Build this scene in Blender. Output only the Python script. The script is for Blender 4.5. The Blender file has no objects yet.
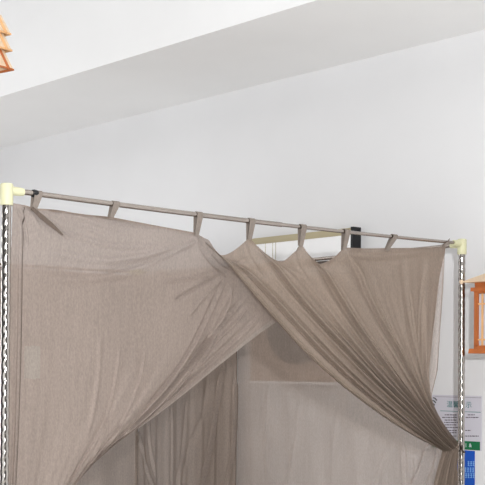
import bpy, bmesh, math, random
import numpy as np
random.seed(4)
rng = np.random.RandomState(7)
scene = bpy.context.scene
COL = scene.collection

# ------------------------------------------------------------------ camera survey
F, PITCH, ROLL, CY, YAW = 1227.63, 0.0162406, 0.0063026, 349.112, 0.834969
EYE = np.array([0.0, 0.0, 1.6])
RX0, RX1, RY, RZ = 1.765, 3.765, 2.912, 2.085      # canopy rails: near post x, far post x, front plane y, height
RY2 = 4.95                                          # back plane of the canopy
XW = 3.985                                          # wall plane
_fw = np.array([math.cos(YAW)*math.cos(PITCH), math.sin(YAW)*math.cos(PITCH), math.sin(PITCH)])
_r = np.array([math.sin(YAW), -math.cos(YAW), 0.0]); _u = np.cross(_r, _fw)
RI = _r*math.cos(ROLL)+_u*math.sin(ROLL); UP = -_r*math.sin(ROLL)+_u*math.cos(ROLL)

def un(px, py, ax, val):
    """measured picture point -> world point on the plane axis=val"""
    px = np.asarray(px, float); py = np.asarray(py, float)
    d = _fw*F + RI*(px-242.5)[..., None] - UP*(py-CY)[..., None]
    t = (val-EYE[ax])/d[..., ax]
    return EYE + d*t[..., None]

# ------------------------------------------------------------------ materials
def lin(c):
    return tuple(((v/255)/12.92 if v/255 <= .04045 else ((v/255+.055)/1.055)**2.4) for v in c)+(1,)

def nodes(name):
    m = bpy.data.materials.new(name); m.use_nodes = True
    nt = m.node_tree
    return m, nt, nt.nodes['Principled BSDF'], nt.nodes['Material Output']

def mat(name, c, rough=.6, metal=0, noise=.05, scale=30, bump=0, stretch=(1, 1, 1), bscale=None):
    m, nt, b, o = nodes(name)
    N = nt.nodes.new; L = nt.links.new
    tc = N('ShaderNodeTexCoord'); mp = N('ShaderNodeMapping'); mp.inputs['Scale'].default_value = stretch
    L(tc.outputs['Object'], mp.inputs[0])
    n = N('ShaderNodeTexNoise'); n.inputs['Scale'].default_value = scale; n.inputs['Detail'].default_value = 4
    L(mp.outputs[0], n.inputs['Vector'])
    cr = N('ShaderNodeValToRGB'); base = lin(c)
    cr.color_ramp.elements[0].position = .3; cr.color_ramp.elements[1].position = .7
    cr.color_ramp.elements[0].color = tuple(min(1, v*(1-noise)) for v in base[:3])+(1,)
    cr.color_ramp.elements[1].color = tuple(min(1, v*(1+noise)) for v in base[:3])+(1,)
    L(n.outputs['Fac'], cr.inputs[0]); L(cr.outputs[0], b.inputs['Base Color'])
    b.inputs['Roughness'].default_value = rough; b.inputs['Metallic'].default_value = metal
    if bump:
        n2 = N('ShaderNodeTexNoise'); n2.inputs['Scale'].default_value = bscale or scale
        L(mp.outputs[0], n2.inputs['Vector'])
        bp = N('ShaderNodeBump'); bp.inputs['Strength'].default_value = bump; bp.inputs['Distance'].default_value = .002
        L(n2.outputs['Fac'], bp.inputs['Height']); L(bp.outputs[0], b.inputs['Normal'])
    return m

def sheer(name, c, opac=.8, noise=.1, trans=.25):
    """fine silver-grey mesh cloth: part of the light goes straight through between the threads"""
    m, nt, b, o = nodes(name)
    nt.nodes.remove(b)
    N = nt.nodes.new; L = nt.links.new
    tc = N('ShaderNodeTexCoord')
    mp = N('ShaderNodeMapping'); mp.inputs['Scale'].default_value = (1, 1, .45); L(tc.outputs['Object'], mp.inputs[0])
    n = N('ShaderNodeTexNoise'); n.inputs['Scale'].default_value = 230; n.inputs['Detail'].default_value = 3
    n.inputs['Roughness'].default_value = .7; L(mp.outputs[0], n.inputs['Vector'])
    n3 = N('ShaderNodeTexNoise'); n3.inputs['Scale'].default_value = 5; n3.inputs['Detail'].default_value = 3
    L(tc.outputs['Object'], n3.inputs['Vector'])
    mp2 = N('ShaderNodeMapping'); mp2.inputs['Scale'].default_value = (160, 160, 8); L(tc.outputs['Object'], mp2.inputs[0])
    n4 = N('ShaderNodeTexNoise'); n4.inputs['Scale'].default_value = 1; n4.inputs['Detail'].default_value = 2
    L(mp2.outputs[0], n4.inputs['Vector'])
    base = lin(c)
    cr = N('ShaderNodeValToRGB')
    cr.color_ramp.elements[0].position = .33; cr.color_ramp.elements[1].position = .67
    cr.color_ramp.elements[0].color = tuple(v*(1-noise*2) for v in base[:3])+(1,)
    cr.color_ramp.elements[1].color = tuple(min(1, v*(1+noise*2)) for v in base[:3])+(1,)
    ad = N('ShaderNodeMath'); ad.operation = 'MULTIPLY_ADD'; ad.inputs[1].default_value = .5
    ad2 = N('ShaderNodeMath'); ad2.operation = 'MULTIPLY_ADD'; ad2.inputs[1].default_value = .17
    ad3 = N('ShaderNodeMath'); ad3.operation = 'MULTIPLY'; ad3.inputs[1].default_value = .17
    L(n3.outputs['Fac'], ad3.inputs[0]); L(n4.outputs['Fac'], ad2.inputs[0]); L(ad3.outputs[0], ad2.inputs[2])
    L(n.outputs['Fac'], ad.inputs[0]); L(ad2.outputs[0], ad.inputs[2]); L(ad.outputs[0], cr.inputs[0])
    df = N('ShaderNodeBsdfDiffuse'); tl = N('ShaderNodeBsdfTranslucent'); gl = N('ShaderNodeBsdfGlossy')
    gl.inputs['Roughness'].default_value = .55
    bp = N('ShaderNodeBump'); bp.inputs['Strength'].default_value = .35; bp.inputs['Distance'].default_value = .001
    L(n.outputs['Fac'], bp.inputs['Height'])
    for s in (df, tl, gl):
        L(cr.outputs[0], s.inputs['Color']); L(bp.outputs[0], s.inputs['Normal'])
    m1 = N('ShaderNodeMixShader'); m1.inputs[0].default_value = trans; L(df.outputs[0], m1.inputs[1]); L(tl.outputs[0], m1.inputs[2])
    m2 = N('ShaderNodeMixShader'); m2.inputs[0].default_value = .12; L(m1.outputs[0], m2.inputs[1]); L(gl.outputs[0], m2.inputs[2])
    tr = N('ShaderNodeBsdfTransparent')
    lw = N('ShaderNodeLayerWeight'); lw.inputs['Blend'].default_value = .5
    pw = N('ShaderNodeMath'); pw.operation = 'POWER'; pw.inputs[1].default_value = 2.2; L(lw.outputs['Facing'], pw.inputs[0])
    mr = N('ShaderNodeMapRange'); mr.inputs['From Min'].default_value = 0; mr.inputs['From Max'].default_value = 1
    mr.inputs['To Min'].default_value = opac; mr.inputs['To Max'].default_value = .98
    L(pw.outputs[0], mr.inputs['Value'])
    m3 = N('ShaderNodeMixShader'); L(mr.outputs[0], m3.inputs[0]); L(tr.outputs[0], m3.inputs[1]); L(m2.outputs[0], m3.inputs[2])
    L(m3.outputs[0], o.inputs['Surface'])
    return m

M = dict(
    wall=mat('wall_paint', (226, 226, 227), .85, noise=.012, scale=3, bump=.05, bscale=90),
    ceil=mat('ceiling_paint', (232, 232, 232), .9, noise=.012, scale=3),
    soffit=mat('soffit_paint', (239, 239, 239), .88, noise=.012, scale=3),
    floor=mat('floor_tile', (218, 215, 210), .4, noise=.05, scale=6),
    chrome=mat('chrome', (176, 170, 164), .16, 1, noise=.02),
    rod=mat('brushed_rod', (170, 161, 153), .17, 1, noise=.05, scale=60),
    plastic=mat('cream_plastic', (208, 206, 170), .45, noise=.02),
    front=sheer('sheer_front', (158, 144, 135), .86),
    front2=sheer('sheer_front_warm', (158, 142, 129), .9),
    inner=sheer('sheer_inner', (206, 190, 179), .52),
    gather=sheer('sheer_gathered', (158, 143, 132), .88),
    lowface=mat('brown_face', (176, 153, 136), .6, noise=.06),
    hem=sheer('sheer_hem', (88, 78, 72), .95),
    tab=sheer('sheer_tab', (160, 149, 140), .95),
    patch=sheer('sheer_patch', (186, 176, 166), .6),
    strap=sheer('sheer_strap', (124, 110, 101), .85),
    white=mat('panel_white', (252, 252, 252), .5, noise=.01),
    tan=mat('tan_trim', (176, 164, 132), .5, noise=.08, stretch=(1, .1, 1)),
    black=mat('black_plastic', (12, 12, 16), .5, noise=.1),
    dark=mat('dark_disc', (10, 7, 8), .5, noise=.1),
    wire=mat('dark_wire', (40, 38, 38), .4),
    cream_wood=mat('pale_wood', (222, 196, 166), .55, noise=.08, scale=20, stretch=(1, .1, 6)),
    orange_wood=mat('orange_wood', (178, 98, 44), .45, noise=.14, scale=30, stretch=(4, 1, .3)),
    light_wood=mat('light_orange_wood', (222, 172, 120), .5, noise=.08, scale=30),
    paper=mat('lantern_paper', (198, 198, 206), .9, noise=.02),
    sheet=mat('notice_paper', (206, 204, 213), .6, noise=.01),
    teal=mat('ink_teal', (60, 128, 130), .7),
    ink=mat('ink_grey', (96, 86, 98), .7),
    inkblack=mat('ink_black', (26, 30, 30), .7),
    green=mat('ink_green', (8, 108, 66), .6, noise=.03),
    blue=mat('blue_sheet', (10, 82, 186), .55, noise=.04),
    pale=mat('ink_white', (225, 232, 240), .6),
    bluepale=mat('ink_pale_blue', (128, 178, 226), .6),
)

# ------------------------------------------------------------------ object helpers
def mk(name, verts, faces, m, parent=None, smooth=False, uid=None):
    me = bpy.data.meshes.new(name)
    me.from_pydata([tuple(map(float, v)) for v in verts], [], [tuple(map(int, f)) for f in faces])
    me.update()
    if smooth:
        me.polygons.foreach_set('use_smooth', [True]*len(me.polygons))
    me.materials.append(m)
    o = bpy.data.objects.new(name, me); COL.objects.link(o)
    if parent: o.parent = parent
    return o

def thing(name, label, cat, loc=(0, 0, 0), group=None):
    o = bpy.data.objects.new(name, None); COL.objects.link(o)
    o.location = loc; o['label'] = label; o['category'] = cat; o.empty_display_size = .05
    if group: o['group'] = group
    return o

class Geo:
    def __init__(s): s.v = []; s.f = []
    def add(s, v, f):
        k = len(s.v); s.v += [tuple(p) for p in v]; s.f += [tuple(i+k for i in q) for q in f]
        return s
    def box(s, x0, x1, y0, y1, z0, z1):
        return s.add([(x, y, z) for x in (x0, x1) for y in (y0, y1) for z in (z0, z1)],
                     [(0, 1, 3, 2), (4, 6, 7, 5), (0, 4, 5, 1), (2, 3, 7, 6), (0, 2, 6, 4), (1, 5, 7, 3)])
    def tube(s, pts, r, n=16, caps=True, rf=None):
        pts = [np.array(p, float) for p in pts]
        v = []; f = []
        ref = np.array([0, 0, 1.0]) if abs((pts[1]-pts[0])[2]) < .8*np.linalg.norm(pts[1]-pts[0]) else np.array([1.0, 0, 0])
        for i, p in enumerate(pts):
            t = pts[min(i+1, len(pts)-1)]-pts[max(i-1, 0)]; t /= np.linalg.norm(t)
            a = np.cross(t, ref); a /= np.linalg.norm(a); b = np.cross(t, a)
            for k in range(n):
                q = 2*math.pi*k/n; rr = rf(i, q) if rf else (r[i] if hasattr(r, '__len__') else r)
                v.append(p+rr*(math.cos(q)*a+math.sin(q)*b))
        for i in range(len(pts)-1):
            for k in range(n):
                f.append((i*n+k, i*n+(k+1) % n, (i+1)*n+(k+1) % n, (i+1)*n+k))
        if caps:
            f.append(tuple(range(n))[::-1]); f.append(tuple((len(pts)-1)*n+k for k in range(n)))
        return s.add(v, f)
    def build(s, name, m, parent=None, smooth=False, bevel=0):
        o = mk(name, s.v, s.f, m, parent, smooth)
        bm = bmesh.new(); bm.from_mesh(o.data); bmesh.ops.recalc_face_normals(bm, faces=bm.faces)
        if bevel:
            bmesh.ops.bevel(bm, geom=list(bm.edges), offset=bevel, segments=2, affect='EDGES', profile=.6)
        bm.to_mesh(o.data); bm.free()
        if smooth:
            o.data.set_sharp_from_angle(angle=math.radians(40))
        return o

def local(o, parent):
    """parts are modelled in world coordinates; parent sits at the base of the thing"""
    o.parent = parent; o.matrix_parent_inverse = parent_inv(parent)
    return o
def parent_inv(p):
    from mathutils import Matrix
    return Matrix.Translation(p.location).inverted()

# ------------------------------------------------------------------ setting
def struct(name, g, m):
    o = g.build(name, m); o['kind'] = 'structure'; return o
struct('floor', Geo().box(-4, XW+.1, -4, 8.1, -.1, 0), M['floor'])
struct('wall_far', Geo().box(XW, XW+.12, -4, 8.1, 0, 3.8), M['wall'])
struct('wall_left', Geo().box(-4, XW, 8.0, 8.12, 0, 3.8), M['wall'])
struct('trim_1', Geo().box(3.22, XW, -4, 8.0, 2.961, 3.8), M['soffit'])
struct('ceiling', Geo().box(-4, XW+.1, -4, 8.1, 3.8, 3.9), M['ceil'])

# ------------------------------------------------------------------ canopy frame
PR = .0128
frame = thing('canopy_frame', 'shiny twisted steel canopy frame with thin rails and cream corner joints',
              'canopy frame', (RX0, RY, 0))
corners = [(RX0, RY), (RX1, RY), (RX0, RY2), (RX1, RY2)]
def post_geo():
    nz = 660; g = Geo(); z1 = RZ-.03
    def rf(i, q):
        z = z1*i/(nz-1)
        w = math.sin(2*q-2*math.pi*z/.032)
        return PR+.00045*w
    g.tube([(0, 0, z1*i/(nz-1)) for i in range(nz)], PR, 28, True, rf)
    return g
p0 = None
for (cx, cy) in corners:
    if p0 is None:
        p0 = post_geo().build('post', M['chrome'], frame, smooth=True); o = p0
        o.data.polygons.foreach_set('use_smooth', [True]*len(o.data.polygons))
    else:
        o = p0.copy(); COL.objects.link(o)
    o.parent = frame; o.location = (cx-RX0, cy-RY, 0)
    # foot
    ft = Geo().tube([(cx, cy, 0), (cx, cy, .012), (cx, cy, .03)], [.026, .026, .0165], 20)
    local(ft.build('post_foot', M['plastic'], smooth=True), frame)
    # corner joint: sleeve and two arms
    sx = 1 if cx == RX0 else -1; sy = 1 if cy == RY else -1
    g = Geo()
    g.tube([(cx, cy, RZ-.042), (cx, cy, RZ-.040), (cx, cy, RZ+.014), (cx, cy, RZ+.017)], [.0165, .0178, .0178, .0155], 24)
    g.tube([(cx, cy, RZ-.001), (cx+sx*.038, cy, RZ-.001), (cx+sx*.052, cy, RZ-.001)], [.0128, .0118, .0105], 18)
    g.tube([(cx, cy, RZ-.004), (cx, cy+sy*.038, RZ-.004), (cx, cy+sy*.052, RZ-.004)], [.0128, .0118, .0105], 18)
    local(g.build('corner_joint', M['plastic'], smooth=True), frame)
rb = Geo().tube([(1.846, RY, RZ-.001), (1.852, RY, RZ-.001), (1.862, RY, RZ-.001)], [.0098, .0112, .0098], 18)
local(rb.build('rail_ring', M['black'], smooth=True), frame)
SAG = .008
def railpts(a, b, n=24):
    a = np.array(a); b = np.array(b)
    return [a+(b-a)*t-np.array([0, 0, SAG*4*t*(1-t)]) for t in np.linspace(0, 1, n)]
def railz(x):
    t = (x-RX0)/(RX1-RX0); return RZ-SAG*4*t*(1-t)
RR = .0078
for a, b in (((RX0+.03, RY, RZ), (RX1-.03, RY, RZ)), ((RX0+.03, RY2, RZ), (RX1-.03, RY2, RZ)),
             ((RX0, RY+.03, RZ-.004), (RX0, RY2-.03, RZ-.004)), ((RX1, RY+.03, RZ-.004), (RX1, RY2-.03, RZ-.004))):
    pts = railpts(a, b); mid = len(pts)//2
    g = Geo(); g.tube(pts[:mid+1], RR, 14); g.tube(pts[mid:], RR*.8, 14)
    local(g.build('rail', M['rod'], smooth=True), frame)

# ------------------------------------------------------------------ cloth helpers
def hermite(us, vals, u):
    us = np.array(us, float); vals = np.array(vals, float); u = np.atleast_1d(u)
    n = len(us); t = np.zeros_like(vals)
    for i in range(n):
        if i == 0: t[i] = (vals[1]-vals[0])/(us[1]-us[0])
        elif i == n-1: t[i] = (vals[-1]-vals[-2])/(us[-1]-us[-2])
        else:
            a = (vals[i]-vals[i-1])/(us[i]-us[i-1]); b = (vals[i+1]-vals[i])/(us[i+1]-us[i])
            t[i] = (a+b)/2
    k = np.clip(np.searchsorted(us, u, side='right')-1, 0, n-2)
    h = us[k+1]-us[k]; s = (u-us[k])/h
    sh = (len(u),)+(1,)*(vals.ndim-1); s = s.reshape(sh); h = h.reshape(sh)
    return ((2*s**3-3*s**2+1)*vals[k]+(s**3-2*s**2+s)*h*t[k]+(-2*s**3+3*s**2)*vals[k+1]+(s**3-s**2)*h*t[k+1])

def resample(pts, n):
    pts = np.array(pts, float)
    s = np.r_[0, np.cumsum(np.hypot(*np.diff(pts, axis=0).T))]; s /= s[-1]
    return hermite(s, pts, np.linspace(0, 1, n)).reshape(n, 2)

def gfun(x): return 1.65*x*np.exp(-x*x)
def smooth01(x): x = np.clip(x, 0, 1); return x*x*(3-2*x)

def polydist(P, line):
    """signed distance and along-parameter of the (..,2) points P to a polyline"""
    best = np.full(P.shape[:-1], 1e9); sg = np.zeros_like(best); al = np.zeros_like(best)
    seg = np.hypot(*np.diff(line, axis=0).T); cum = np.r_[0, np.cumsum(seg)]
    for i in range(len(line)-1):
        a = line[i]; d = line[i+1]-a; L2 = (d**2).sum()
        w = P-a; t = np.clip((w@d)/L2, 0, 1); q = w-t[..., None]*d
        dist = np.hypot(q[..., 0], q[..., 1]); cr = d[0]*w[..., 1]-d[1]*w[..., 0]
        m = dist < best
        best = np.where(m, dist, best); sg = np.where(m, np.sign(cr), sg); al = np.where(m, (cum[i]+t*seg[i])/cum[-1], al)
    return best*sg, al

def creases(G, ax, lines, sgn=-1.0):
    """G (nu,nv,3) cloth grid hanging in plane axis=const. Each crease: (picture polyline, width, height, kind)"""
    o = 1-ax
    P = np.stack([G[..., o], G[..., 2]], -1)
    plane = float(np.median(G[..., ax])); D = np.zeros(G.shape[:2])
    for pts, w, h, kind in lines:
        pp = resample(pts, 14); W = un(pp[:, 0], pp[:, 1], ax, plane); ln = np.stack([W[:, o], W[:, 2]], -1)
        d, al = polydist(P, ln)
        env = smooth01(al/.15)*smooth01((1-al)/.25)
        env = np.where((al <= 0) | (al >= 1), 0, env)
        x = d/w
        D += h*env*(np.exp(-x*x) if kind == 'r' else gfun(x) if kind == 's' else -np.exp(-np.abs(x)*1.6))
    G[..., ax] += sgn*D
    return G

def grid_mesh(name, G, m, parent=None):
    nu, nv = G.shape[:2]
    idx = np.arange(nu*nv).reshape(nu, nv)
    f = np.stack([idx[:-1, :-1], idx[1:, :-1], idx[1:, 1:], idx[:-1, 1:]], -1).reshape(-1, 4)
    o = mk(name, G.reshape(-1, 3), f, m, None, True)
    if parent: local(o, parent)
    return o

def wob(n, seed, k=4):
    r = np.random.RandomState(seed); u = np.linspace(0, 1, n); s = np.zeros(n)
    for j in range(1, k+1): s += r.randn()*np.sin(2*np.pi*(j*u*1.7+r.rand()))/j
    return s

def drape(us, guides, lower, top, nu, nv, nv2, folds, waves, offs, u0, u1):
    """cloth whose threads run from a top edge to a tie and then fall to the floor"""
    N = 24
    GU = np.array([resample(g, N) for g in guides]); GL = np.array([resample(g, N) for g in lower])
    u = np.linspace(u0, u1, nu)
    U, V = np.meshgrid(u, np.linspace(0, 1, nv), indexing='ij')
    _, V2 = np.meshgrid(u, np.linspace(0, 1, nv2), indexing='ij')
    Vall = np.concatenate([V, 1+V2[:, 1:]], 1); Uall = np.repeat(u[:, None], Vall.shape[1], 1)
    uu = Uall.copy(); nd = np.zeros_like(uu)
    for (c, w, k0, k1, h0, h1) in folds:                     # Z-pleats
        s = smooth01(np.minimum(Vall, 1))**1.5; x = (Uall-c)/w
        k = k0+(k1-k0)*s; h = h0+(h1-h0)*s
        uu -= k*w*gfun(x)*.6; nd += h*gfun(x)
    for (n, a0, a1, ph) in waves:
        s = np.minimum(Vall, 1); nd += (a0+(a1-a0)*s)*np.sin(2*np.pi*(n*Uall+ph))
    uu = np.clip(uu, u0, u1)
    # lookup tables
    T = 400; ut = np.linspace(u0, u1, T)
    TU = hermite(us, GU, ut).reshape(T, N, 2); TL = hermite(us, GL, ut).reshape(T, N, 2)
    if top is not None:
        tp = top(ut); v = np.linspace(0, 1, N)
        TU += (tp-TU[:, 0])[:, None, :]*(np.clip(1-v/.3, 0, 1)**2)[None, :, None]
    def look(TT, a, v):
        fu = (a-u0)/(u1-u0)*(T-1); i = np.clip(fu.astype(int), 0, T-2); s = (fu-i)[..., None]
        fv = v*(N-1); j = np.clip(fv.astype(int), 0, N-2); t = (fv-j)[..., None]
        # cubic-ish along v
        jm = np.clip(j-1, 0, N-1); jp = np.clip(j+2, 0, N-1)
        def row(jj): return TT[i, jj]*(1-s)+TT[i+1, jj]*s
        p0, p1, p2, p3 = row(jm), row(j), row(j+1), row(jp)
        return .5*((2*p1)+(-p0+p2)*t+(2*p0-5*p1+4*p2-p3)*t*t+(-p0+3*p1-3*p2+p3)*t**3)
    A = look(TU, uu[:, :nv], Vall[:, :nv]); B = look(TL, uu[:, nv:], Vall[:, nv:]-1)
    PX = np.concatenate([A, B], 1)
    G = un(PX[..., 0], PX[..., 1], 1, RY)
    G[..., 1] += offs(Uall, Vall)-nd*smooth01(Vall/.12)
    G[..., 2] = np.maximum(G[..., 2], .02)
    return G

def ribbon(name, path, width, m, parent, axis=(1, 0, 0), thick=.0012, widths=None):
    a = np.array(axis, float); P = np.array(path, float); n = len(P); v = []; f = []
    for i in range(n):
        t = P[min(i+1, n-1)]-P[max(i-1, 0)]; t /= np.linalg.norm(t)+1e-9
        nn = np.cross(t, a); nn /= np.linalg.norm(nn)+1e-9; w = (widths[i] if widths is not None else width)/2
        v += [P[i]-a*w-nn*thick/2, P[i]+a*w-nn*thick/2, P[i]+a*w+nn*thick/2, P[i]-a*w+nn*thick/2]
    for i in range(n-1):
        for k in range(4): f.append((i*4+k, i*4+(k+1) % 4, i*4+4+(k+1) % 4, i*4+4+k))
    f += [(3, 2, 1, 0), (n*4-4, n*4-3, n*4-2, n*4-1)]
    g = Geo(); g.v = v; g.f = f
    return local(g.build(name, m, smooth=True), parent)

def tab_loop(px_top, px_bot, py_bot, parent, w=.023):
    """strap that goes up from the cloth, over the rail and down again"""
    B = un(px_bot, py_bot, 1, RY); xt = float(un(px_top, 225, 1, RY)[0]); zt = railz(xt); R = RR+.0014
    path = []; W = []
    b = B+np.array([0, -.004, -.006])
    for t in np.linspace(0, 1, 6):
        path.append(b*(1-t)+np.array([xt, RY-R, zt])*t); W.append(w*(.62+.38*t))
    for q in np.linspace(0, math.pi, 10)[1:]:
        path.append((xt, RY-R*math.cos(q), zt+R*math.sin(q))); W.append(w)
    e = B+np.array([0, .004, -.006])
    for t in np.linspace(0, 1, 6)[1:]:
        path.append(np.array([xt, RY+R, zt])*(1-t)+e*t); W.append(w*(1-.38*t))
    return ribbon('tab_loop', path, w, M['tab'], parent, widths=W)

def sub_strip(name, G, i0, i1, j0, j1, m, parent, ax, off):
    S = G[i0:i1, j0:j1].copy(); S[..., ax] += off
    return grid_mesh(name, S, m, parent)

# ------------------------------------------------------------------ left front drape
L_us = [-.06, 0, .2, .45, .7, .85, 1]
L_g = [[(12.5, 203), (12, 300), (10, 400), (8, 485), (6, 600)],
       [(24, 205), (23.5, 300), (21, 400), (17, 485), (9, 600)],
       [(62, 211), (62, 300), (55, 400), (40, 485), (12, 600)],
       [(112, 217), (113, 300), (98, 400), (64, 485), (15, 600)],
       [(197, 233), (183, 310), (146, 392), (79, 482), (18, 600)],
       [(236, 272), (207, 345), (158, 410), (82, 482), (20, 600)],
       [(279, 322), (271, 327), (232, 361), (180, 404), (140, 433), (107, 452), (82, 487), (22, 600)]]
L_l = [[(6, 600), (4, 720), (-10, 1000)], [(9, 600), (8, 720), (2, 1000)], [(12, 600), (20, 720), (22, 1000)],
       [(15, 600), (32, 720), (45, 1000)], [(18, 600), (42, 720), (66, 1000)], [(20, 600), (50, 720), (80, 1000)],
       [(22, 600), (56, 720), (94, 1000)]]
def L_top(u):
    X = [-.06, 0, .06, .13, .2, .3, .45, .56, .7, .75, .8, .85, .93, 1]
    P = [(12.5, 203), (24, 205), (36, 208.5), (49, 209.5), (62, 211), (84, 214), (112, 217.5), (150, 224.5), (197, 233), (206, 240),
         (218, 252), (236, 270), (258, 295), (281, 320)]
    P = np.array(P, float)
    return np.stack([np.interp(u, X, P[:, 0]), np.interp(u, X, P[:, 1])], -1)
left = thing('curtain', 'sheer taupe grey front curtain swept toward the left post, hanging flat and wide', 'curtain', (RX0+.1, RY, 0))
GL_ = drape(L_us, L_g, L_l, L_top, 330, 260, 40,
            [(.79, .022, .6, 2.1, 0.0000, 0.0189), (.865, .022, .9, 2.6, 0.0054, 0.0243), (.925, .022, .5, 2.3, 0.0041, 0.0189),
             (.71, .03, 0, 1.6, 0.0000, 0.0135), (.57, .035, 0, 1.2, 0.0000, 0.0108), (-.02, .012, .6, 1.6, 0.0041, 0.0081)],
            [(2.6, .002, .005, .2), (5.3, .000, .0015, .55), (13.7, .0002, .0008, .1)],
            lambda U, V: .010*smooth01(V*6)+.028*smooth01((U-.6)/.4)*smooth01(V*3+.3)*1.0, -.06, 1)
GL_ = creases(GL_, 1, [
    ([(28, 206), (60, 212), (95, 224), (132, 234)], .006, 0.0059, 'r'),
    ([(30, 208), (70, 222), (110, 240)], .005, 0.0051, 'r'),
    ([(40, 210), (80, 213), (120, 222), (160, 230)], .005, .008, 's'),
    ([(60, 232), (110, 246), (170, 246)], .008, .007, 'r'),
    ([(200, 236), (170, 252), (130, 268), (90, 276)], .007, .007, 's'),
    ([(34, 212), (50, 224), (72, 240)], .005, 0.0102, 's'),
    ([(15, 204), (22, 225), (26, 250)], .004, 0.0068, 's'),
    ([(14, 204), (30, 216), (40, 232)], .004, 0.0051, 'r'),
    ([(95, 262), (130, 258), (165, 250), (200, 240)], .010, .0110, 'r'),
    ([(45, 250), (80, 258), (118, 262)], .010, 0.0051, 'r'),
    ([(197, 234), (204, 252), (216, 266), (232, 276)], .006, 0.0170, 's'),
    ([(200, 234), (212, 252), (224, 264)], .005, 0.0136, 'r'),
    ([(160, 282), (190, 278), (222, 270)], .005, 0.0085, 'r'),
    ([(172, 300), (198, 285), (224, 272)], .005, 0.0102, 's'),
    ([(188, 318), (206, 295), (226, 274)], .005, 0.0102, 'r'),
    ([(226, 272), (214, 305), (196, 345), (168, 385), (138, 420)], .006, 0.0153, 's'),
    ([(232, 280), (228, 305), (210, 345), (180, 385), (148, 418)], .006, 0.0136, 'r'),
    ([(247, 296), (233, 312), (205, 350), (170, 392), (140, 425), (112, 448)], .006, 0.0204, 's'),
    ([(252, 303), (240, 318), (212, 352), (176, 392), (142, 425)], .005, 0.0136, 'r'),
    ([(262, 312), (238, 340), (200, 376), (160, 408)], .008, 0.0102, 's'),
    ([(120, 345), (114, 385), (104, 430), (88, 476)], .0035, 0.0085, 'r'),
    ([(146, 348), (140, 380), (124, 420), (100, 462)], .0035, 0.0068, 'r'),
    ([(100, 330), (96, 390), (84, 450)], .008, 0.0051, 'r'),
    ([(160, 262), (120, 275), (80, 280), (40, 276)], .012, 0.0068, 'r'),
])
grid_mesh('drape_cloth', GL_, M['front'], left)
iu = lambda u: int((u+.06)/1.06*329)
sub_strip('side_seam', GL_, iu(0)-1, iu(0)+1, 2, 258, M['hem'], left, 1, -.003)
sub_strip('free_edge_hem', GL_, 326, 330, 4, 258, M['tab'], left, 1, -.0022)
sub_strip('top_hem', GL_, iu(.0), iu(.70), 0, 3, M['gather'], left, 1, -.002)
# pale square sewn near the left edge
msk = np.zeros(GL_.shape[:2], bool)
a = un(25, 345, 1, RY); b = un(41, 378, 1, RY)
ctr = GL_[:-1, :-1]
sel = (ctr[..., 0] > a[0]) & (ctr[..., 0] < b[0]) & (ctr[..., 2] < a[2]) & (ctr[..., 2] > b[2])
ii, jj = np.where(sel)
v = []; f = []
for i, j in zip(ii, jj):
    k = len(v)
    for (di, dj) in ((0, 0), (1, 0), (1, 1), (0, 1)):
        p = GL_[i+di, j+dj].copy(); p[1] -= .003; v.append(p)
    f.append((k, k+1, k+2, k+3))
o = mk('sewn_patch', v, f, M['patch'], None, True); local(o, left); o['label'] = 'paler square patch'
bm = bmesh.new(); bm.from_mesh(o.data); bmesh.ops.remove_doubles(bm, verts=bm.verts, dist=1e-5); bm.to_mesh(o.data); bm.free()
for a in ((37, 33, 209), (115, 110, 217), (198.5, 196, 234)):
    tab_loop(*a, left, w=.026 if a[0] < 50 else .024)
# small strap hanging from the first tab
sp = [un(x, y, 1, RY-.012) for x, y in ((32, 208), (42, 217), (53, 226), (63, 235))]
ribbon('tie_strap', sp, .012, M['strap'], left, axis=(.5, 0, .86), widths=[.010, .014, .012, .004])

# ------------------------------------------------------------------ right front drape
R_us = [0, .2, .4, .58, .78, 1]
R_g = [[(197, 233), (235, 282), (273, 326), (300, 355), (330, 382), (365, 409), (400, 432), (437, 451)],
       [(249, 238), (275, 280), (305, 316), (336, 349), (368, 382), (400, 412), (425, 436), (441, 450)],
       [(301, 243), (316, 275), (338, 312), (363, 348), (388, 381), (412, 409), (430, 432), (445, 448)],
       [(344, 248), (356, 285), (374, 322), (392, 352), (408, 382), (422, 408), (436, 430), (449, 446)],
       [(392, 248), (395, 285), (402, 320), (410, 350), (418, 378), (427, 403), (440, 428), (452, 443)],
       [(446, 246), (439, 280), (435, 315), (431, 350), (429, 380), (432, 402), (443, 424), (455, 440)]]
R_l = [[(437, 451), (431, 470), (427, 485), (416, 620), (408, 850)], [(441, 450), (436, 470), (433, 485), (426, 620), (422, 850)],
       [(445, 448), (442, 470), (440, 485), (434, 620), (432, 850)], [(449, 446), (447, 470), (446, 485), (444, 620), (443, 850)],
       [(452, 443), (452, 468), (452, 485), (451, 620), (452, 850)], [(455, 440), (456, 465), (457, 485), (457, 620), (458, 850)]]
def R_top(u):
    tabs = [(0, 197, 233), (.2, 249, 237.5), (.4, 301, 243), (.58, 344, 247.5), (.78, 388, 248), (1, 446, 246.5)]
    dip = [20, 21, 19, .6, .6]
    x = np.interp(u, [t[0] for t in tabs], [t[1] for t in tabs]); y = np.interp(u, [t[0] for t in tabs], [t[2] for t in tabs])
    for i in range(5):
        a, b = tabs[i][0], tabs[i+1][0]; s = (u-a)/(b-a); m = (s > 0) & (s < 1)
        sh = [.48, .6, .42, .5, .5][i]
        c = np.where(s < sh, s/sh, (1-s)/(1-sh)); c = np.clip(c, 0, 1)
        y = y+np.where(m, dip[i]*(1-(1-c)**1.5), 0)
    return np.stack([x, y], -1)
right = thing('curtain', 'sheer brown grey front curtain pulled diagonally and tied at the right post', 'curtain', (RX1-.09, RY, 0))
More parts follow.
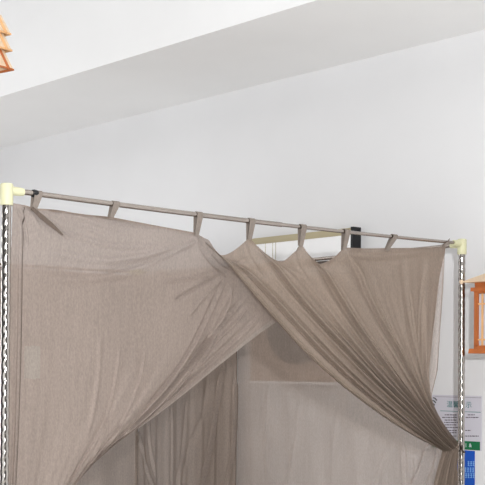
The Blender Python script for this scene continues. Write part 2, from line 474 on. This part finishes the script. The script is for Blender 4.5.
GR_ = drape(R_us, R_g, R_l, R_top, 420, 240, 90,
            [(.012, .007, .2, 1.2, 0.0064, 0.0093), (.085, .016, .5, 2.4, 0.0136, 0.0278), (.125, .012, .3, 2.2, 0.0040, 0.0208), (.17, .014, .1, 2.2, 0.0040, 0.0208),
             (.215, .016, .8, 2.4, 0.0136, 0.0278), (.26, .014, .2, 2.3, 0.0040, 0.0208), (.31, .016, .1, 2.2, 0.0040, 0.0186), (.36, .014, .1, 2.2, 0.0016, 0.0162),
             (.415, .018, .9, 2.3, 0.0160, 0.0232), (.46, .014, .1, 2.2, 0.0016, 0.0162), (.52, .02, .1, 1.9, 0.0040, 0.0139),
             (.585, .016, .6, 1.8, 0.0112, 0.0139), (.65, .02, .0, 1.6, 0.0016, 0.0115), (.74, .02, 0, 1.4, 0.0000, 0.0064), (.84, .02, .1, 1.4, 0.0040, 0.0093), (.93, .02, .1, 1.4, 0.0040, 0.0093)],
            [(5.2, .002, .005, .15), (11.3, .0006, .003, .4), (23, .0002, .002, .7)],
            lambda U, V: -.034*smooth01(V*7)*smooth01((.75-U)/.4+.35)+.0*V, 0, 1)
GR_ = creases(GR_, 1, [
    ([(249, 240), (254, 262), (262, 284)], .006, .005, 'r'),
    ([(246, 240), (236, 250), (226, 258)], .006, .004, 'r'),
    ([(228, 262), (240, 262), (250, 256)], .006, .004, 'r'),
    ([(301, 245), (300, 262), (306, 284)], .008, .005, 'r'),
    ([(298, 246), (288, 256), (280, 268)], .006, .004, 'r'),
    ([(344, 250), (334, 262), (325, 268)], .006, .004, 'r'),
    ([(344, 250), (366, 253), (400, 252), (438, 248)], .006, .003, 'r'),
    ([(350, 258), (390, 262), (430, 256)], .010, .003, 'r'),
    ([(376, 296), (386, 318), (398, 342)], .005, .005, 's'),
    ([(415, 290), (419, 325), (424, 365)], .006, .004, 's'),
    ([(404, 290), (408, 325), (415, 365)], .008, .003, 'r'),
    ([(430, 270), (426, 310), (424, 350)], .006, .004, 's'),
])
grid_mesh('drape_cloth', GR_, M['front2'], right)
sub_strip('leading_edge_hem', GR_, 0, 5, 3, 238, M['front2'], right, 1, -.003)
sub_strip('top_hem', GR_, 84, 418, 0, 3, M['gather'], right, 1, -.0022)
for a in ((251, 249, 238), (302.5, 300.5, 244), (346, 343.5, 248.5), (394, 386, 249)):
    tab_loop(*a, right, w=.026)
# cloth gathered in a small knot at the rail end
B = un(446, 246, 1, RY)
ribbon('tab_loop', [B+np.array(q) for q in ((-.02, -.010, .002), (0, -.013, .012), (.012, -.006, .022), (.02, .004, .02), (.012, .012, .008), (-.01, .012, -.002))],
       .016, M['tab'], right, axis=(.3, 0, .95))
# tieback: band round the gathered cloth and tail to the post
T0 = un(446, 448, 1, RY)
bw = []
for q in np.linspace(0, 2*math.pi, 30):
    bw.append((T0[0]+.003+.035*math.cos(q), RY-.018+.026*math.sin(q), T0[2]-.004+.026*math.cos(q)))
ribbon('tieback', bw, .014, M['front2'], right, axis=(-.5, 0, .86))
g = Geo().tube([(T0[0]+.040, RY-.036, T0[2]+.01), (T0[0]+.06, RY-.03, T0[2]-.01), (RX1-.01, RY-.0175, T0[2]-.018), (RX1+.0165, RY-.004, T0[2]-.020), (RX1+.008, RY+.0165, T0[2]-.020), (RX1-.03, RY+.008, T0[2]-.012), (T0[0]+.03, RY+.008, T0[2])], .0035, 8)
local(g.build('tieback_cord', M['hem'], smooth=True), right)

# ------------------------------------------------------------------ inner curtains (wall side and back)
def hang(ax, plane, a0, a1, z_top, nu, nv, fn, edge0=None):
    s = np.linspace(0, 1, nu); t = np.linspace(0, 1, nv); S, T_ = np.meshgrid(s, t, indexing='ij')
    G = np.zeros((nu, nv, 3)); z = z_top*(1-T_)+.03*T_
    A0 = edge0(z) if edge0 else a0
    G[..., 1-ax] = A0+(a1-A0)*S; G[..., ax] = plane+fn(S, T_); G[..., 2] = z
    return G
# the wall-side curtain: near edge drawn in toward the tie by the post
ep = np.array([(445, 250), (443, 290), (440, 330), (437, 370), (431, 395), (430, 420), (446, 442), (450, 485)], float)
ew = un(ep[:, 0], ep[:, 1], 0, RX1)
ez = ew[::-1, 2]; ey = ew[::-1, 1]
def edge(z): return np.interp(z, np.r_[.03, ez], np.r_[ey[0]+.05, ey])
ysep = float(un(237, 440, 0, RX1)[1])
side = thing('curtain', 'sheer inner curtain along the wall side, with the dark round disc showing through it', 'curtain', (RX1, 3.6, 0))
def fs(S, T_):
    return (.006*np.sin(2*np.pi*(4.2*S+.1))+.004*np.sin(2*np.pi*(9.5*S+.3*T_)))*(.3+.7*T_) \
        + .012*np.sin(2*np.pi*30*S)*np.exp(-S/.035)*smooth01(T_*4)
GS = hang(0, RX1-.0, 2.96, ysep, RZ-.022, 300, 200, fs, edge)
GS = creases(GS, 0, [
    ([(404, 440), (405, 485), (406, 560)], .008, .016, 's'),
    ([(434, 440), (425, 468), (413, 500), (404, 540)], .014, .045, 's'),
    ([(300, 395), (296, 440), (286, 490), (280, 560)], .012, .005, 'r'),
    ([(340, 400), (334, 440), (330, 500)], .014, .004, 'r'),
    ([(395, 440), (380, 470), (372, 520)], .010, .005, 's'),
    ([(414, 455), (418, 485), (420, 540)], .006, .010, 'r'),
    ([(270, 380), (266, 430), (270, 500)], .012, .004, 'r')])
grid_mesh('drape_cloth', GS, M['inner'], side)
sub_strip('near_edge_hem', GS, 0, 3, 0, 199, M['inner'], side, 0, -.003)
sub_strip('top_hem', GS, 0, 298, 0, 3, M['hem'], side, 0, -.003)
gath = thing('curtain', 'sheer inner curtain bunched in loose fan folds at the back corner', 'curtain', (RX1, 4.4, 0))
def fg(S, T_):
    n = .010*np.sin(2*np.pi*(3.1*S+.35*T_+.1))+.007*np.sin(2*np.pi*(6.7*S-.4*T_))+.003*np.sin(2*np.pi*(15*S+.2))
    return n*(.35+.65*T_)-.012
GG = hang(0, RX1-.02, ysep-.03, RY2-.045, RZ-.022, 260, 200, fg)
GG = creases(GG, 0, [
    ([(226, 350), (222, 380), (212, 441), (200, 495), (190, 560)], .010, .022, 's'),
    ([(234, 370), (234, 410), (232, 450), (224, 495)], .008, .018, 's'),
    ([(210, 340), (206, 400), (190, 450), (180, 500)], .014, .010, 'r'),
    ([(134, 420), (141, 450), (154, 490), (166, 540)], .007, .018, 's'),
    ([(150, 400), (150, 440), (158, 490)], .008, .010, 's'),
    ([(170, 400), (171, 440), (170, 500)], .008, .010, 's'),
    ([(188, 390), (184, 440), (174, 500)], .010, .008, 'r')])
grid_mesh('drape_cloth', GG, M['gather'], gath)
sub_strip('edge_seam', GG, 0, 2, 0, 199, M['hem'], gath, 0, -.004)
rearc = thing('curtain', 'sheer back curtain hanging straight behind the left front curtain', 'curtain', (2.7, RY2, 0))
def fb(S, T_): return (.012*np.sin(2*np.pi*(5.3*S+.2*T_))+.008*np.sin(2*np.pi*(11*S+.1)))*(.3+.7*T_)
GB = hang(1, RY2-.035, RX0+.03, RX1-.014, RZ-.022, 260, 120, fb)
grid_mesh('drape_cloth', GB, M['gather'], rearc)
sub_strip('top_hem', GB, 0, 259, 0, 2, M['inner'], rearc, 1, -.004)
for ctn, ax, pos in ((side, 0, (3.5, 3.95)), (gath, 0, (4.4, 4.75)), (rearc, 1, (1.95, 2.4, 2.85, 3.3, 3.6))):
    for p in pos:
        c = np.array([RX1, p, 0]) if ax == 0 else np.array([p, RY2, 0])
        tt = ((p-RY)/(RY2-RY)) if ax == 0 else ((p-RX0)/(RX1-RX0))
        zz = RZ-(.004 if ax == 0 else 0)-SAG*4*tt*(1-tt)
        e = np.array([1.0, 0, 0]) if ax == 0 else np.array([0, 1.0, 0])
        path = [c+e*(-.004)+np.array([0, 0, RZ-.03])]+[c-e*(RR+.001)*math.cos(q)+np.array([0, 0, zz+(RR+.001)*math.sin(q)]) for q in np.linspace(0, math.pi, 9)]+[c+e*.004+np.array([0, 0, RZ-.03])]
        ribbon('tab_loop', path, .024, M['tab'], ctn, axis=(0, 1, 0) if ax == 0 else (1, 0, 0))

# ------------------------------------------------------------------ wall panel with round opening
XF = XW-.05; y0, y1, z0, z1 = 3.634, 4.30, 1.533, 2.219
pan = thing('wall_panel', 'square white wall panel with black right side, tan top rail and dark round disc, behind the curtains', 'wall panel', (XW-.025, (y0+y1)/2, z0))
yc, zc, rc = 3.975, 1.835, .212
local(Geo().box(XF, XF+.012, y0+.012, y1, z0, z1-.03).build('front_board', M['white']), pan)
local(Geo().box(XF+.012, XW-.001, y0+.012, y1, z0, z1-.03).build('back_box', M['white']), pan)
local(Geo().box(XF-.002, XW-.001, y0-.002, y0+.012, z0-.002, z1+.004).build('black_side', M['black']), pan)
g = Geo().box(XF-.003, XW-.001, y0+.012, y1+.002, z1-.03, z1)
local(g.build('top_rail', M['tan'], bevel=.002), pan)
n = 48
XG = XF-.014
dv = [(XG+.004, yc, zc)]+[(XG+.008, yc+rc*math.cos(2*math.pi*k/n), zc+rc*math.sin(2*math.pi*k/n)) for k in range(n)]+[(XF-.0016, yc+rc*.999*math.cos(2*math.pi*k/n), zc+rc*.999*math.sin(2*math.pi*k/n)) for k in range(n)]
df_ = [(0, 1+k, 1+(k+1) % n) for k in range(n)]+[(1+k, 1+n+k, 1+n+(k+1) % n, 1+(k+1) % n) for k in range(n)]
g = Geo(); g.v = dv; g.f = df_
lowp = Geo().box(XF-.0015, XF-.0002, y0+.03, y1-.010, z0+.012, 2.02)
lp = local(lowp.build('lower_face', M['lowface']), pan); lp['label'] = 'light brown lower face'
gd = local(g.build('round_disc', M['dark']), pan); gd['label'] = 'dark round disc'
for rr in (.06, .11, .16):
    g = Geo().tube([(XG+.001, yc+rr*math.cos(q), zc+rr*math.sin(q)) for q in np.linspace(0, 2*math.pi, 49)], .0025, 6, False)
    local(g.build('disc_ring', M['wire'], smooth=True), gd); 
g = Geo()
for yy, zz in ((4.19, .10), (4.14, .13), (4.12, .12)):
    g.box(XF-.0012, XF, yy-.001, yy+.001, z1-.03-zz, z1-.03)
local(g.build('fine_seam', M['tan']), pan)

# ------------------------------------------------------------------ square wooden lantern on the wall bracket
lx, ly = 3.835, 2.753; zb = 1.672
lan = thing('wooden_lantern', 'square orange wooden lantern with white panes and pale pitched roof beside the right post', 'lantern', (lx, ly, zb-.012))
def sq(h, z0, z1, h2=None):
    h2 = h if h2 is None else h2
    g = Geo(); g.add([(lx-h, ly-h, z0), (lx+h, ly-h, z0), (lx+h, ly+h, z0), (lx-h, ly+h, z0), (lx-h2, ly-h2, z1), (lx+h2, ly-h2, z1), (lx+h2, ly+h2, z1), (lx-h2, ly+h2, z1)],
                     [(3, 2, 1, 0), (4, 5, 6, 7), (0, 1, 5, 4), (1, 2, 6, 5), (2, 3, 7, 6), (3, 0, 4, 7)]); return g
g = sq(.12, 1.931, 1.936); g.add(*[(k) for k in (lambda q: (q.v, q.f))(sq(.118, 1.936, 1.990, .012))])
local(g.build('roof', M['cream_wood'], bevel=.0008), lan)
local(Geo().tube([(lx-.121, ly+.121, 1.926), (lx-.121, ly+.121, 1.934), (lx-.121, ly+.121, 1.942)], [.005, .009, .004], 12).build('eave_knob', M['cream_wood'], smooth=True), lan)
g = sq(.086, 1.912, 1.931); g.add(*(lambda q: (q.v, q.f))(sq(.097, 1.898, 1.912))); g.add(*(lambda q: (q.v, q.f))(sq(.088, 1.890, 1.898)))
local(g.build('cornice', M['orange_wood']), lan)
b = .088
for sx_ in (-1, 1):
    for sy_ in (-1, 1):
        local(Geo().box(*(sorted((lx+sx_*b, lx+sx_*(b-.017)))), *(sorted((ly+sy_*b, ly+sy_*(b-.017)))), 1.690, 1.890).build('corner_stile', M['orange_wood'], bevel=.001), lan)
g = sq(.088, 1.682, 1.694); g.add(*(lambda q: (q.v, q.f))(sq(.103, 1.664, 1.682, .101)))
local(g.build('base_tray', M['orange_wood']), lan)
for ax_, s_ in ((0, -1), (0, 1), (1, -1), (1, 1)):
    g = Geo(); d0, d1 = sorted((s_*(b-.012), s_*(b-.009)))
    if ax_ == 0: g.box(lx+d0, lx+d1, ly-b+.015, ly+b-.015, 1.692, 1.888)
    else: g.box(lx-b+.015, lx+b-.015, ly+d0, ly+d1, 1.692, 1.888)
    pn = local(g.build('paper_pane', M['paper']), lan)
    g = Geo(); d0, d1 = sorted((s_*(b-.007), s_*(b-.002))); w = .0035
    e0, e1 = sorted((s_*(b-.0065), s_*(b-.0025)))
    for t in (-.052, .052):
        if ax_ == 0: g.box(lx+d0, lx+d1, ly+t-w, ly+t+w, 1.692, 1.889)
        else: g.box(lx+t-w, lx+t+w, ly+d0, ly+d1, 1.692, 1.889)
    for z in (1.716, 1.850):
        if ax_ == 0: g.box(lx+e0, lx+e1, ly-b+.016, ly+b-.016, z-.0028, z+.0028)
        else: g.box(lx-b+.016, lx+b-.016, ly+e0, ly+e1, z-.0028, z+.0028)
    local(g.build('lattice', M['light_wood']), lan)
g = Geo().tube([(lx, ly, 1.985), (lx, ly, 2.03), (lx+.01, ly, 2.05), (lx+.06, ly, 2.055), (XW-.012, ly, 2.055)], .005, 10)
wb_ = local(g.build('wall_bracket', M['wire'], smooth=True), lan)
local(Geo().box(XW-.012, XW-.0005, ly-.02, ly+.02, 2.02, 2.09).build('bracket_plate', M['wire']), lan)

# ------------------------------------------------------------------ tiered wooden pendant, upper left
px_, py_ = 1.99, 3.59
pen = thing('tiered_pendant', 'pale wooden pendant lamp of flared stacked tiers at the upper left', 'pendant lamp', (px_, py_, 2.575))
ang = YAW-math.pi/2+.15
def fr(z0, h0, z1, h1, th=.006):
    v = []
    for z, h in ((z0, h0), (z1, h1), (z1, h1-th), (z0, h0-th)):
        for k in range(4):
            q = ang+math.pi/2*k; v.append((px_+h*math.cos(q), py_+h*math.sin(q), z))
    f = []
    for r in range(4):
        r2 = (r+1) % 4
        for k in range(4): f.append((r*4+k, r*4+(k+1) % 4, r2*4+(k+1) % 4, r2*4+k))
    g = Geo(); g.v = v; g.f = f; return g
H = .178
for t, (zt, hb) in enumerate(((2.58, H), (2.643, H-.006), (2.697, H-.010))):
    tier = local(fr(zt, hb, zt+.062, hb-.032).build('tier', M['cream_wood']), pen)
    g = fr(zt-.003, hb+.002, zt+.003, hb+.001, .010)
    local(g.build('tier_rim', M['light_wood'] if t else M['orange_wood']), tier)
    for k in range(4):
        q = ang+math.pi/2*k; qa = ang+math.pi/2*(k+1)
        for s0 in (.1, .9):
            A = np.array([math.cos(q), math.sin(q)])*(1-s0)+np.array([math.cos(qa), math.sin(qa)])*s0
            g = Geo().tube([(px_+A[0]*(hb+.002), py_+A[1]*(hb+.002), zt), (px_+A[0]*(hb-.030), py_+A[1]*(hb-.030), zt+.060)], .005, 6)
            local(g.build('tier_slat', M['light_wood'] if t else M['orange_wood']), tier)
local(fr(2.757, H-.045, 2.86, .03).build('cap', M['cream_wood']), pen)
local(Geo().tube([(px_, py_, 2.85), (px_, py_, 3.79)], .004, 8).build('cord', M['wire'], smooth=True), pen)
local(Geo().tube([(px_, py_, 3.77), (px_, py_, 3.7995)], [.03, .05], 20).build('ceiling_rose', M['white'], smooth=True), pen)

# ------------------------------------------------------------------ notices on the wall
XP = XW-.0015
note = thing('wall_sign', 'white printed wall notice with teal heading and green bottom bar, behind the right post', 'notice', (XP, 3.1, 1.28))
local(Geo().box(XP, XW-.0002, 2.98, 3.232, 1.28, 1.499).build('sheet', M['sheet']), note)
XI = XP-.0006
def quad_rows(rows, name, m, parent, h):
    g = Geo()
    for z, a, bb in rows: g.box(XI, XP-.0001, min(a, bb), max(a, bb), z-h/2, z+h/2)
    return local(g.build(name, m), parent)
def wy(px, py): return float(un(px, py, 0, XW)[1])
def wz(px, py): return float(un(px, py, 0, XW)[2])
quad_rows([(wz(460, 397.5)+.001, 2.983, 3.215)], 'top_line', M['ink'], note, .0012)
quad_rows([(wz(460, 411.5), wy(481, 411), wy(440.5, 411))], 'heading_rule', M['teal'], note, .0022)
r2 = random.Random(3)
for py, spans in ((414.8, ((445, 457), (468, 475))), (417.4, ((442.5, 457), (466, 479))), (420, ((445, 457),)), (422.4, ((444.5, 458),)),
                  (424.8, ((445, 457),)), (427.4, ((446, 458),)), (430.4, ((449, 457), (465.5, 471))), (432.6, ((449, 457),)), (436, ((452, 457), (465.5, 479)))):
    for a, bb in spans:
        rows = []; x = a
        while x < bb:
            w = min(r2.choice((1.2, 2, 2.8)), bb-x)
            rows.append((wz(x, py), wy(x, py), wy(x+w, py))); x += w+.55
        quad_rows(rows, 'text_line', M['ink'], note, .0038)
g = Geo().box(XI, XP-.0001, 2.988, 3.232, 1.282, 1.3165)
local(g.build('green_bar', M['green']), note)
def text(s, y, z, size, m, parent, name, x=XI-.0004, align='CENTER', sx=1.0):
    c = bpy.data.curves.new(name, 'FONT'); c.body = s; c.size = size; c.align_x = align; c.align_y = 'CENTER'; c.extrude = .0002
    t = bpy.data.objects.new(name+'_src', c); COL.objects.link(t)
    dg = bpy.context.evaluated_depsgraph_get(); me = bpy.data.meshes.new_from_object(t.evaluated_get(dg))
    bpy.data.objects.remove(t); bpy.data.curves.remove(c)
    o = bpy.data.objects.new(name, me); me.materials.clear(); me.materials.append(m); COL.objects.link(o)
    from mathutils import Matrix, Vector
    # local x -> -Y, local y -> +Z, local z -> -X (faces the room)
    R = Matrix(((0, 0, -1), (-sx, 0, 0), (0, 1, 0)))
    for v in me.vertices: v.co = R @ v.co + Vector((x, y, z))
    local(o, parent); return o
text('温馨提示', wy(459.5, 405), wz(459.5, 405), .0285, M['teal'], note, 'heading_text', sx=1.12)
text('1', wy(466.3, 445.5), wz(466.3, 445.5), .022, M['pale'], note, 'bar_text', x=XI-.0004)
text('&', wy(470.7, 445.5), wz(470.7, 445.5), .022, M['pale'], note, 'bar_text', x=XI-.0004)
g = Geo()
for pp in (((433.5, 397.6), (435.5, 398.3), (437.2, 400.4)), ((433.2, 400.4), (434.9, 401.2), (436.0, 403.0)), ((433.0, 403.2), (434.2, 404.0), (434.9, 405.4))):
    g.tube([(XI-.0002, wy(*q), wz(*q)) for q in pp], .0022, 6)
local(g.build('emblem', M['inkblack']), note)
bl = thing('wall_sign', 'blue wall notice with pale lettering directly below the green bar', 'notice', (XP, 3.07, .93))
local(Geo().box(XP, XW-.0002, 3.014, 3.135, .93, 1.2785).build('sheet', M['blue']), bl)
g = Geo()
for py, a, bb in ((463.5, 468, 474.5), (469.8, 465, 474.5), (475.5, 465.5, 474.5)):
    x = a
    while x < bb-.6:
        y_a, y_b = wy(x, py), wy(x+1.7, py); z = wz(x, py); yl, yh = min(y_a, y_b), max(y_a, y_b); k = r2.random()
        for dz in (-.008, 0, .007): g.box(XI, XP-.0001, yl, yh, z+dz-.0014, z+dz+.0014)
        c = (yl+yh)/2+(k-.5)*.003; g.box(XI-.0002, XP-.0001, c-.0012, c+.0012, z-.009, z+.010)
        x += 2.5
local(g.build('lettering', M['bluepale']), bl)

# ------------------------------------------------------------------ light
def area(name, loc, rot, sx, sy, e, c=(1, 1, 1)):
    l = bpy.data.lights.new(name, 'AREA'); l.shape = 'RECTANGLE'; l.size = sx; l.size_y = sy; l.energy = e; l.color = c
    o = bpy.data.objects.new(name, l); COL.objects.link(o); o.location = loc; o.rotation_euler = rot; return o
from mathutils import Vector, Matrix
def aim(o, tgt):
    o.rotation_euler = (Vector(tgt)-o.location).to_track_quat('-Z', 'Y').to_euler()
fl = bpy.data.lights.new('camera_flash', 'POINT'); fl.energy = 560; fl.shadow_soft_size = .035; fl.color = (.975, .985, 1)
fo = bpy.data.objects.new('camera_flash', fl); COL.objects.link(fo)
fp = EYE+RI*.30+UP*.36; fo.location = fp
a1 = area('soft_fill', (-3.2, -.5, 1.1), (0, 0, 0), 5.0, 2.0, 66, (.96, .98, 1)); aim(a1, (3.9, 4.8, 2.5))  # added fill from the camera side for wall and bulkhead underside, no window there
a3 = area('soft_fill', (.4, 7.85, 1.3), (math.radians(-90), 0, 0), 4.0, 2.2, 135, (.97, .98, 1))  # added fill before the left end wall, brightens soffit and inner curtains; no window
a2 = area('overhead_fill', (1.2, 5.8, 3.45), (0, 0, 0), 1.6, 1.6, 14)  # added overhead fill to even out the far left wall, no fitting there
w = bpy.data.worlds.new('world'); scene.world = w; w.use_nodes = True
w.node_tree.nodes['Background'].inputs[0].default_value = (.95, .97, 1, 1); w.node_tree.nodes['Background'].inputs[1].default_value = .17

# ------------------------------------------------------------------ camera
cam = bpy.data.cameras.new('camera'); co = bpy.data.objects.new('camera', cam); COL.objects.link(co)
cam.sensor_width = 36; cam.sensor_fit = 'HORIZONTAL'; cam.lens = 36*F/485; cam.shift_x = 0; cam.shift_y = (CY-242.5)/485
cam.clip_start = .05
Rm = Matrix((tuple(RI), tuple(UP), tuple(-_fw))).transposed()
co.matrix_world = Matrix.Translation(Vector(EYE)) @ Rm.to_4x4()
scene.camera = co
scene.view_settings.view_transform = 'Standard'; scene.view_settings.look = 'None'
scene.view_settings.gamma = 1; scene.view_settings.use_curve_mapping = False
scene.view_settings.exposure = -0.5
